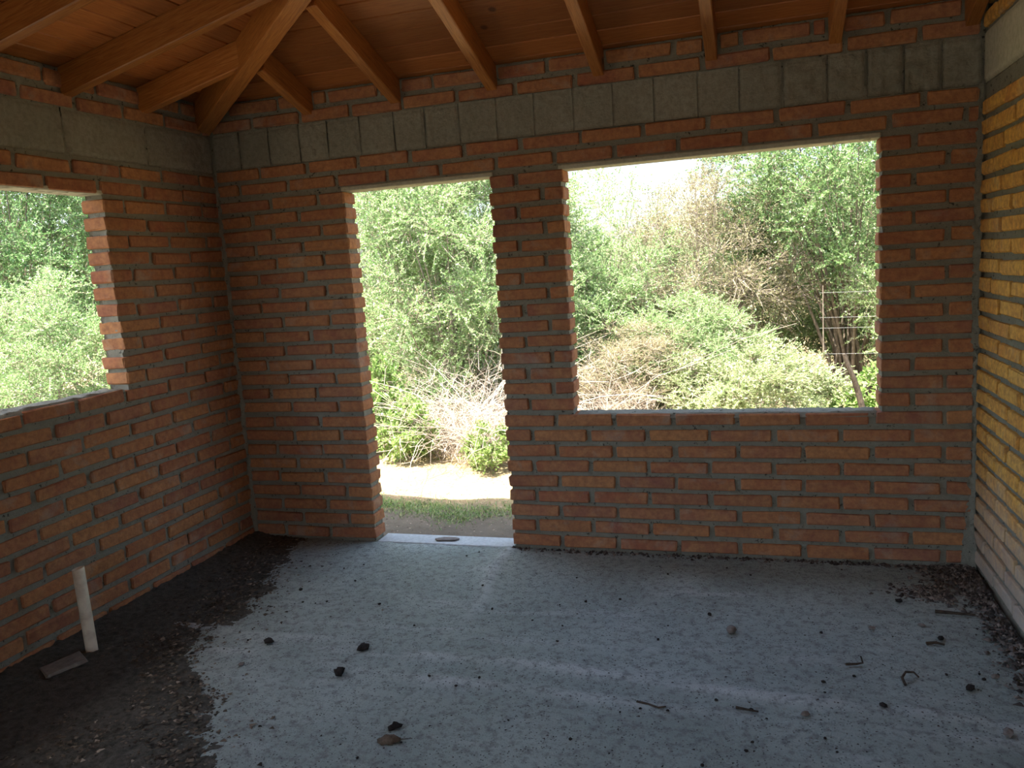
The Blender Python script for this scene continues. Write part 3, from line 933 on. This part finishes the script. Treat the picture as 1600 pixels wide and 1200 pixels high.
def blades(n, xr, yr, length, width, seed, mat, name, lean=1.0, dens=None, lie=0.0):
    r = rnd(seed)
    X = r.uniform(*xr, n); Y = r.uniform(*yr, n)
    P = np.stack([X, Y, np.zeros(n)], 1)
    if dens is not None:
        k = dens(P, r); P = P[k]; n = len(P)
    P[:, 2] = ground_h(P) - .003
    a = r.uniform(0, 6.283, n); L = length * r.uniform(.5, 1.4, n)
    el = r.uniform(.2, 1.2, n) * (1 - lie) + lie * r.uniform(.0, .2, n)
    d = np.stack([np.cos(a) * np.cos(el), np.sin(a) * np.cos(el), np.sin(el)], 1)
    s = np.stack([-np.sin(a), np.cos(a), np.zeros(n)], 1) * width
    mid = P + d * L[:, None] * .55
    tip = P + d * L[:, None] + np.stack([np.cos(a), np.sin(a), -.4 * np.ones(n)], 1) * (L * .25 * lean)[:, None]
    tip[:, 2] = np.maximum(tip[:, 2], P[:, 2] + .002)
    V = np.stack([P - s * .5, P + s * .5, mid + s * .5, mid - s * .5, tip], 1).reshape(-1, 3)
    b = np.arange(n)[:, None] * 5
    F = np.vstack([b + np.array([0, 1, 2]), b + np.array([0, 2, 3]), b + np.array([3, 2, 4])])
    return link(name, mesh_np(name, V, F, mat), None)
M_GRASS = mat_leaf('grass', [(0, (.07, .15, .03)), (.6, (.14, .26, .05)), (.9, (.24, .34, .08)), (1, (.40, .36, .16))], .3)
M_STRAW = mat_island('straw', [(0, (.24, .17, .09)), (.5, (.40, .30, .17)), (1, (.56, .44, .28))])
o = blades(42000, (-.6, 2.2), (.45, 1.5), .030, .0035, 70, M_GRASS, 'grass', 1.0,
           lambda P, r: (np.exp(-((P[:, 1] - .88 - .12 * vnoise(P * [1, 0, 0], 3, 4)) / .16) ** 2) * np.clip(.7 + vnoise(P, 6, 71), 0, 1.2)) > r.random(len(P)))
tag(o, 'low green grass growing in the shade outside the doorway', 'grass', kind='stuff')
o = blades(12000, (-1.6, 2.6), (1.0, 3.2), .06, .003, 72, M_STRAW, 'straw', .2, None, .9)
tag(o, 'dry pale straw lying on the sunlit earth outside the doorway', 'straw', kind='stuff')
XY = np.stack([rnd(5).uniform(-.2, 1.9, 1500), rnd(6).uniform(.16, 1.3, 1500)], 1)
o = chips('ground_chips', XY, .006, 73, [(0, (.05, .04, .03)), (.6, (.2, .15, .1)), (1, (.42, .36, .28))], ground_h(np.column_stack([XY, np.zeros(1500)])))
tag(o, 'chips of earth and stone on the ground by the threshold', 'chips', kind='stuff')

# --- shrubs
LEAF = {
    'bright': mat_leaf('leaf_bright', [(0, (.18, .31, .10)), (.45, (.31, .45, .18)), (.8, (.48, .60, .31)), (1, (.70, .74, .55))]),
    'dark': mat_leaf('leaf_dark', [(0, (.10, .20, .07)), (.5, (.18, .31, .11)), (.85, (.30, .43, .19)), (1, (.52, .57, .38))]),
    'pale': mat_leaf('leaf_pale', [(0, (.23, .30, .13)), (.5, (.35, .43, .21)), (1, (.54, .58, .37))]),
    'dry': mat_leaf('leaf_dry', [(0, (.22, .20, .10)), (.4, (.30, .29, .14)), (.75, (.40, .32, .20)), (1, (.52, .44, .32))]),
    'weed': mat_leaf('leaf_weed', [(0, (.16, .28, .07)), (.5, (.28, .40, .12)), (1, (.46, .55, .24))]),
}
M_BARK = mat_plain('bark', (.13, .10, .075), (.26, .21, .16), 30, .95, .1)
M_PALEBARK = mat_plain('pale_twigs', (.40, .33, .27), (.62, .54, .46), 30, .9, .1, 0)
M_GREYBARK = mat_plain('grey_twigs', (.24, .19, .15), (.42, .35, .29), 30, .9, .1, 0)

def unit(v): return v / (np.linalg.norm(v, axis=-1, keepdims=True) + 1e-9)

def shrub_meshes(seed, H, Rx, z0, nb, ntw, nlf, leaf_l, leaf_w, twl, kind, bark, top=1.0, blob=.33, twr=.0028):
    """foliage mesh + branch mesh of one plant with its foot at the origin"""
    r = rnd(seed)
    # clump centres inside an egg-shaped crown
    c = []
    while len(c) < nb:
        q = r.uniform(-1, 1, 3)
        rr = np.linalg.norm(q)
        if rr < 1 and rr > .35: c.append(q)
    c = np.array(c)
    wz = z0 + (H - z0) * (.5 + .5 * c[:, 2])
    nar = 1 - (1 - top) * (.5 + .5 * c[:, 2])
    C = np.stack([c[:, 0] * Rx * nar, c[:, 1] * Rx * nar, wz], 1)
    cs = blob * r.uniform(.6, 1.35, nb) * min(Rx, (H - z0) / 2)
    # twigs
    b = r.integers(0, nb, ntw)
    dirs = unit(r.normal(0, 1, (ntw, 3)) + np.array([0, 0, .35]))
    start = C[b] + dirs * cs[b][:, None] * r.uniform(0.0, .55, ntw)[:, None]
    L = twl * r.uniform(.5, 1.3, ntw)
    out = unit(dirs + .5 * unit(C[b] - np.array([0, 0, H * .4])) + r.normal(0, .25, (ntw, 3)))
    bend = r.normal(0, .35, (ntw, 3)) + np.array([0, 0, -.15])
    t = np.linspace(0, 1, 4)
    TP = start[:, None] + out[:, None] * (L[:, None] * t)[..., None] + bend[:, None] * (L[:, None] * t ** 2)[..., None] * .5
    Rt = twr * (1 - .7 * t)[None] * r.uniform(.7, 1.3, (ntw, 1))
    V1, F1 = tubes(TP, Rt, 3)
    # stems from the foot to the clumps
    S = np.linspace(0, 1, 7)
    foot = np.stack([r.normal(0, .07 * Rx, nb), r.normal(0, .07 * Rx, nb), np.zeros(nb)], 1)
    mid = foot * .4 + C * .6 * np.array([.75, .75, 1]) + r.normal(0, .06, (nb, 3))
    ns = max(5, nb // 4); foot = foot[:ns]; mid = mid[:ns]; Cn = C[:ns]
    SP = ((1 - S) ** 2)[None, :, None] * foot[:, None] + (2 * S * (1 - S))[None, :, None] * mid[:, None] + (S ** 2)[None, :, None] * Cn[:, None]
    SR = (.004 + .006 * H) * (1 - .8 * S)[None] * r.uniform(.4, 1.0, (ns, 1))
    V2, F2 = tubes(SP, SR, 5)
    V = np.vstack([V1, V2]); F = np.vstack([F1, F2 + len(V1)])
    br = mesh_np('branches', V, F, bark, False)
    if nlf == 0: return None, br
    # leaves
    n = ntw * nlf
    tw = np.repeat(np.arange(ntw), nlf)
    u = r.uniform(.12, 1.05, n)
    pos = start[tw] + out[tw] * (L[tw] * u)[:, None] + bend[tw] * (L[tw] * u ** 2)[:, None] * .5
    ld = unit(out[tw] * .6 + r.normal(0, .75, (n, 3)) + np.array([0, 0, .15]))
    sd = unit(np.cross(ld, r.normal(0, 1, (n, 3)) + np.array([0, 0, .9])))
    nm = np.cross(ld, sd)
    ll = leaf_l * r.uniform(.55, 1.35, n); lw = leaf_w * r.uniform(.6, 1.3, n)
    p0 = pos; tip = pos + ld * ll[:, None]
    mdl = pos + ld * (ll * .45)[:, None]
    lf = mdl + sd * lw[:, None] * .5 + nm * (lw * .18)[:, None]; rg = mdl - sd * lw[:, None] * .5 + nm * (lw * .18)[:, None]
    V = np.stack([p0, rg, tip, lf], 1).reshape(-1, 3)
    F = np.arange(n * 4).reshape(n, 4)
    fo = mesh_np('foliage', V, F, LEAF[kind])
    return fo, br

def plant(name, fo, br, loc, rz, sc, label, cat, group=None):
    o = empty(name, (loc[0], loc[1], GZ)); o.rotation_euler = (0, 0, rz); o.scale = (sc[0], sc[0], sc[1])
    if br is not None: link('branches', br, None, o)
    if fo is not None: link('foliage', fo, None, o)
    tag(o, label, cat, group); return o
S_A = shrub_meshes(101, 3.3, 1.15, .15, 130, 6000, 34, .023, .0105, .24, 'bright', M_GREYBARK, .75, .30)
S_B = shrub_meshes(102, 3.6, 1.35, .9, 120, 5200, 30, .028, .013, .26, 'dark', M_BARK, .9, .30)
S_C = shrub_meshes(103, .95, .70, .05, 60, 2600, 22, .024, .011, .16, 'pale', M_GREYBARK, .8, .34)
S_D = shrub_meshes(104, 2.3, .85, .25, 150, 5200, 10, .020, .010, .20, 'dry', M_GREYBARK, .9, .30, .0024)
S_E = shrub_meshes(105, 2.1, 1.05, .10, 110, 5000, 32, .022, .0105, .22, 'bright', M_GREYBARK, .85, .32)
S_T = shrub_meshes(107, 2.7, .80, .5, 70, 800, 16, .030, .014, .34, 'bright', M_GREYBARK, .9, .34)
S_W = shrub_meshes(106, .42, .26, .03, 22, 420, 10, .034, .020, .10, 'weed', M_GREYBARK, .9, .40)

G = 'shrubs and trees beyond the brick walls'
plant('shrub', *S_A, (0.00, 3.35), 0.3, (1, 1), 'tall bright green shrub filling the upper half of the doorway', 'shrub', G)
plant('shrub', *S_A, (.25, 4.15), 2.1, (1, .95), 'bright leafy shrub showing past the doorway edge and the brick pier', 'shrub', G)
plant('shrub', *S_A, (-1.45, 4.6), 4.0, (1.1, 1.15), 'tall green shrub farther back at the doorway top left', 'shrub', G)
plant('shrub', *S_E, (1.42, 4.5), 1.2, (1, .84), 'lower green shrub along the left edge of the far window', 'shrub', G)
plant('dry_shrub', *S_D, (2.35, 4.9), .5, (1.15, 1.05), 'brownish twiggy half bare shrub in the middle of the far window', 'shrub', G)
plant('tree', *S_B, (3.75, 5.1), 1.0, (1, 1.05), 'dense dark green tree filling the upper right of the far window', 'tree', G)
plant('shrub', *S_C, (2.80, 3.0), .2, (1.1, .80), 'low pale yellowish bush just beyond the sill of the far window', 'shrub', G)
plant('shrub', *S_E, (3.0, 6.3), 2.5, (1.0, 1.05), 'mid green shrub between the twiggy shrub and the dark tree', 'shrub', G)
plant('tree', *S_B, (5.2, 6.6), 2.2, (1.1, 1.2), 'tall green tree behind the dark tree at the far window', 'tree', G)
plant('shrub', *S_E, (.55, 6.6), 3.5, (1.1, .84), 'distant low green shrub below the bright sky in the far window', 'shrub', G)
plant('shrub', *S_E, (2.0, 8.2), 5.1, (1.25, .86), 'farthest grey green shrub under the sky in the far window', 'shrub', G)
plant('shrub', *S_E, (4.75, 4.4), 2.5, (1.0, 1.05), 'green shrub behind the wire fence at the far window', 'shrub', G)
plant('shrub', *S_T, (1.25, 4.9), 1.5, (.9, .95), 'thin sparse shrub against the bright sky at the left of the far window', 'shrub', G)
plant('shrub', *S_E, (-.6, 11.5), .7, (1.5, .95), 'hazy far shrub at the left end of the skyline in the far window', 'shrub', G)
plant('shrub', *S_E, (1.5, 12.5), 2.7, (1.6, 1.0), 'hazy far shrub in the middle of the skyline in the far window', 'shrub', G)
plant('tree', *S_B, (4.4, 12.0), 4.7, (1.6, .85), 'far dark tree behind the brownish twiggy shrub', 'tree', G)
plant('tree', *S_B, (-4.7, 2.75), .4, (1.05, 1.05), 'dark green tree in the upper part of the left window', 'tree', G)
plant('shrub', *S_E, (-2.85, 1.75), 1.9, (.9, .80), 'bright green bush filling the lower part of the left window', 'shrub', G)
plant('shrub', *S_A, (-4.0, 4.4), 5.5, (1.2, 1.0), 'bright shrub beside the jamb of the left window, behind the bush', 'shrub', G)
plant('tree', *S_B, (-7.2, 5.0), 3.3, (1.3, 1.3), 'tall tree behind the dark tree seen through the left window', 'tree', G)
plant('dry_shrub', *S_D, (1.75, 3.5), 4.1, (.8, .42), 'low dry twiggy shrub at the lower left of the far window', 'shrub', G)
plant('shrub', *S_E, (2.15, 4.0), 3.1, (.75, .55), 'low green shrub between the dry twigs and the pale bush', 'shrub', G)
plant('shrub', *S_E, (4.15, 6.0), 5.1, (.8, .65), 'low shrub in the shade behind the wire fence', 'shrub', G)
plant('weed', *S_W, (.05, 2.15), .3, (1, 1.1), 'leafy green weed at the left foot of the doorway shrub', 'weed', 'weeds outside')
plant('weed', *S_W, (.78, 2.0), 1.3, (.8, .7), 'small leafy weed at the right edge of the doorway', 'weed', 'weeds outside')
plant('weed', *S_W, (-.35, 2.5), 2.9, (1.3, 1.6), 'taller leafy weed deep behind the doorway left jamb', 'weed', 'weeds outside')
plant('weed', *S_W, (3.75, 2.9), 2.0, (1.5, 1.2), 'leafy bright weed in the lower right corner of the far window', 'weed', 'weeds outside')

# dead pale bramble in the doorway
def bramble(seed, n, Rr, H, rad):
    r = rnd(seed)
    a = r.uniform(0, 6.283, n); rr = Rr * np.sqrt(r.random(n)) * .7
    f = np.stack([rr * np.cos(a), rr * np.sin(a), np.zeros(n)], 1)
    d = r.normal(0, .75, (n, 3)); d[:, 2] = np.abs(d[:, 2]) + .9; d = unit(d)
    L = H * r.uniform(.5, 1.5, n)
    t = np.linspace(0, 1, 8)
    side = r.normal(0, 1, (n, 3)); side[:, 2] = -np.abs(side[:, 2]) * .9
    P = f[:, None] + d[:, None] * (L[:, None] * t)[..., None] + side[:, None] * (L[:, None] * t ** 2.2)[..., None] * .5 + r.normal(0, .012, (n, 8, 3))
    P[..., 2] = np.maximum(P[..., 2], .01)
    V1, F1 = tubes(P, rad * (1 - .7 * t)[None] * r.uniform(.6, 1.4, (n, 1)), 3)
    m = n * 5                                        # side twigs
    k = r.integers(0, n, m); j = r.integers(2, 7, m)
    s0 = P[k, j]; dd = unit(r.normal(0, 1, (m, 3)) + np.array([0, 0, .25])); l2 = r.uniform(.06, .28, m) * H
    t2 = np.linspace(0, 1, 4)
    P2 = s0[:, None] + dd[:, None] * (l2[:, None] * t2)[..., None] + r.normal(0, .01, (m, 4, 3)) * t2[None, :, None]
    P2[..., 2] = np.maximum(P2[..., 2], .01)
    V2, F2 = tubes(P2, rad * .5 * (1 - .6 * t2)[None] * np.ones((m, 1)), 3)
    return mesh_np('bramble', np.vstack([V1, V2]), np.vstack([F1, F2 + len(V1)]), M_PALEBARK)
BR = bramble(210, 260, .55, .85, .0038)
for i, (x, y, rz, s, lab) in enumerate([(.62, 2.42, 0, (1, 1.05), 'dead pale bramble of bare tangled stems low in the doorway'),
                                        (.12, 2.62, 2, (1, .95), 'dead bramble farther left behind the leafy weed'),
                                        (1.62, 3.1, 4, (.9, .9), 'dead pale twigs in the lower left corner of the far window')]):
    o = link('bramble', BR, None); o.location = (x, y, GZ); o.rotation_euler = (0, 0, rz); o.scale = (s[0], s[0], s[1])
    tag(o, lab, 'bramble', 'dead brambles')

# leaning dead trunk and the wire fence at the right of the window
o = stick('dead_trunk', [(3.62, 2.40, GZ - .02), (3.575, 2.40, .18), (3.525, 2.41, .40), (3.495, 2.40, .50), (3.455, 2.40, .60), (3.43, 2.40, .68)], .026, M_STICK, 8)
tag(o, 'dark leaning dead trunk in the lower right of the far window', 'trunk')
fence = empty('wire_fence', (3.5, 3.4, GZ)); tag(fence, 'wire fence strands at the lower right of the far window', 'fence')
M_WIRE = mat_plain('wire', (.16, .16, .15), (.24, .24, .23), 20, .6, .5, 0)
for z in (.56, .78, .87, 1.08):
    w = stick('wire', [(3.33, 3.4, z), (4.2, 3.4, z - .012), (5.3, 3.4, z + .01)], .0012, M_WIRE, 5); w.location = (-3.5, -3.4, -GZ); w.parent = fence
for x, rd in ((3.36, .007), (5.2, .02)):
    p = stick('fence_post', [(x, 3.4, GZ - .05), (x, 3.4, .5), (x, 3.4, 1.14)], rd, M_BARK, 6); p.location = (-3.5, -3.4, -GZ); p.parent = fence
print('bricks', len(cnt_b), len(cnt_l), len(cnt_r))
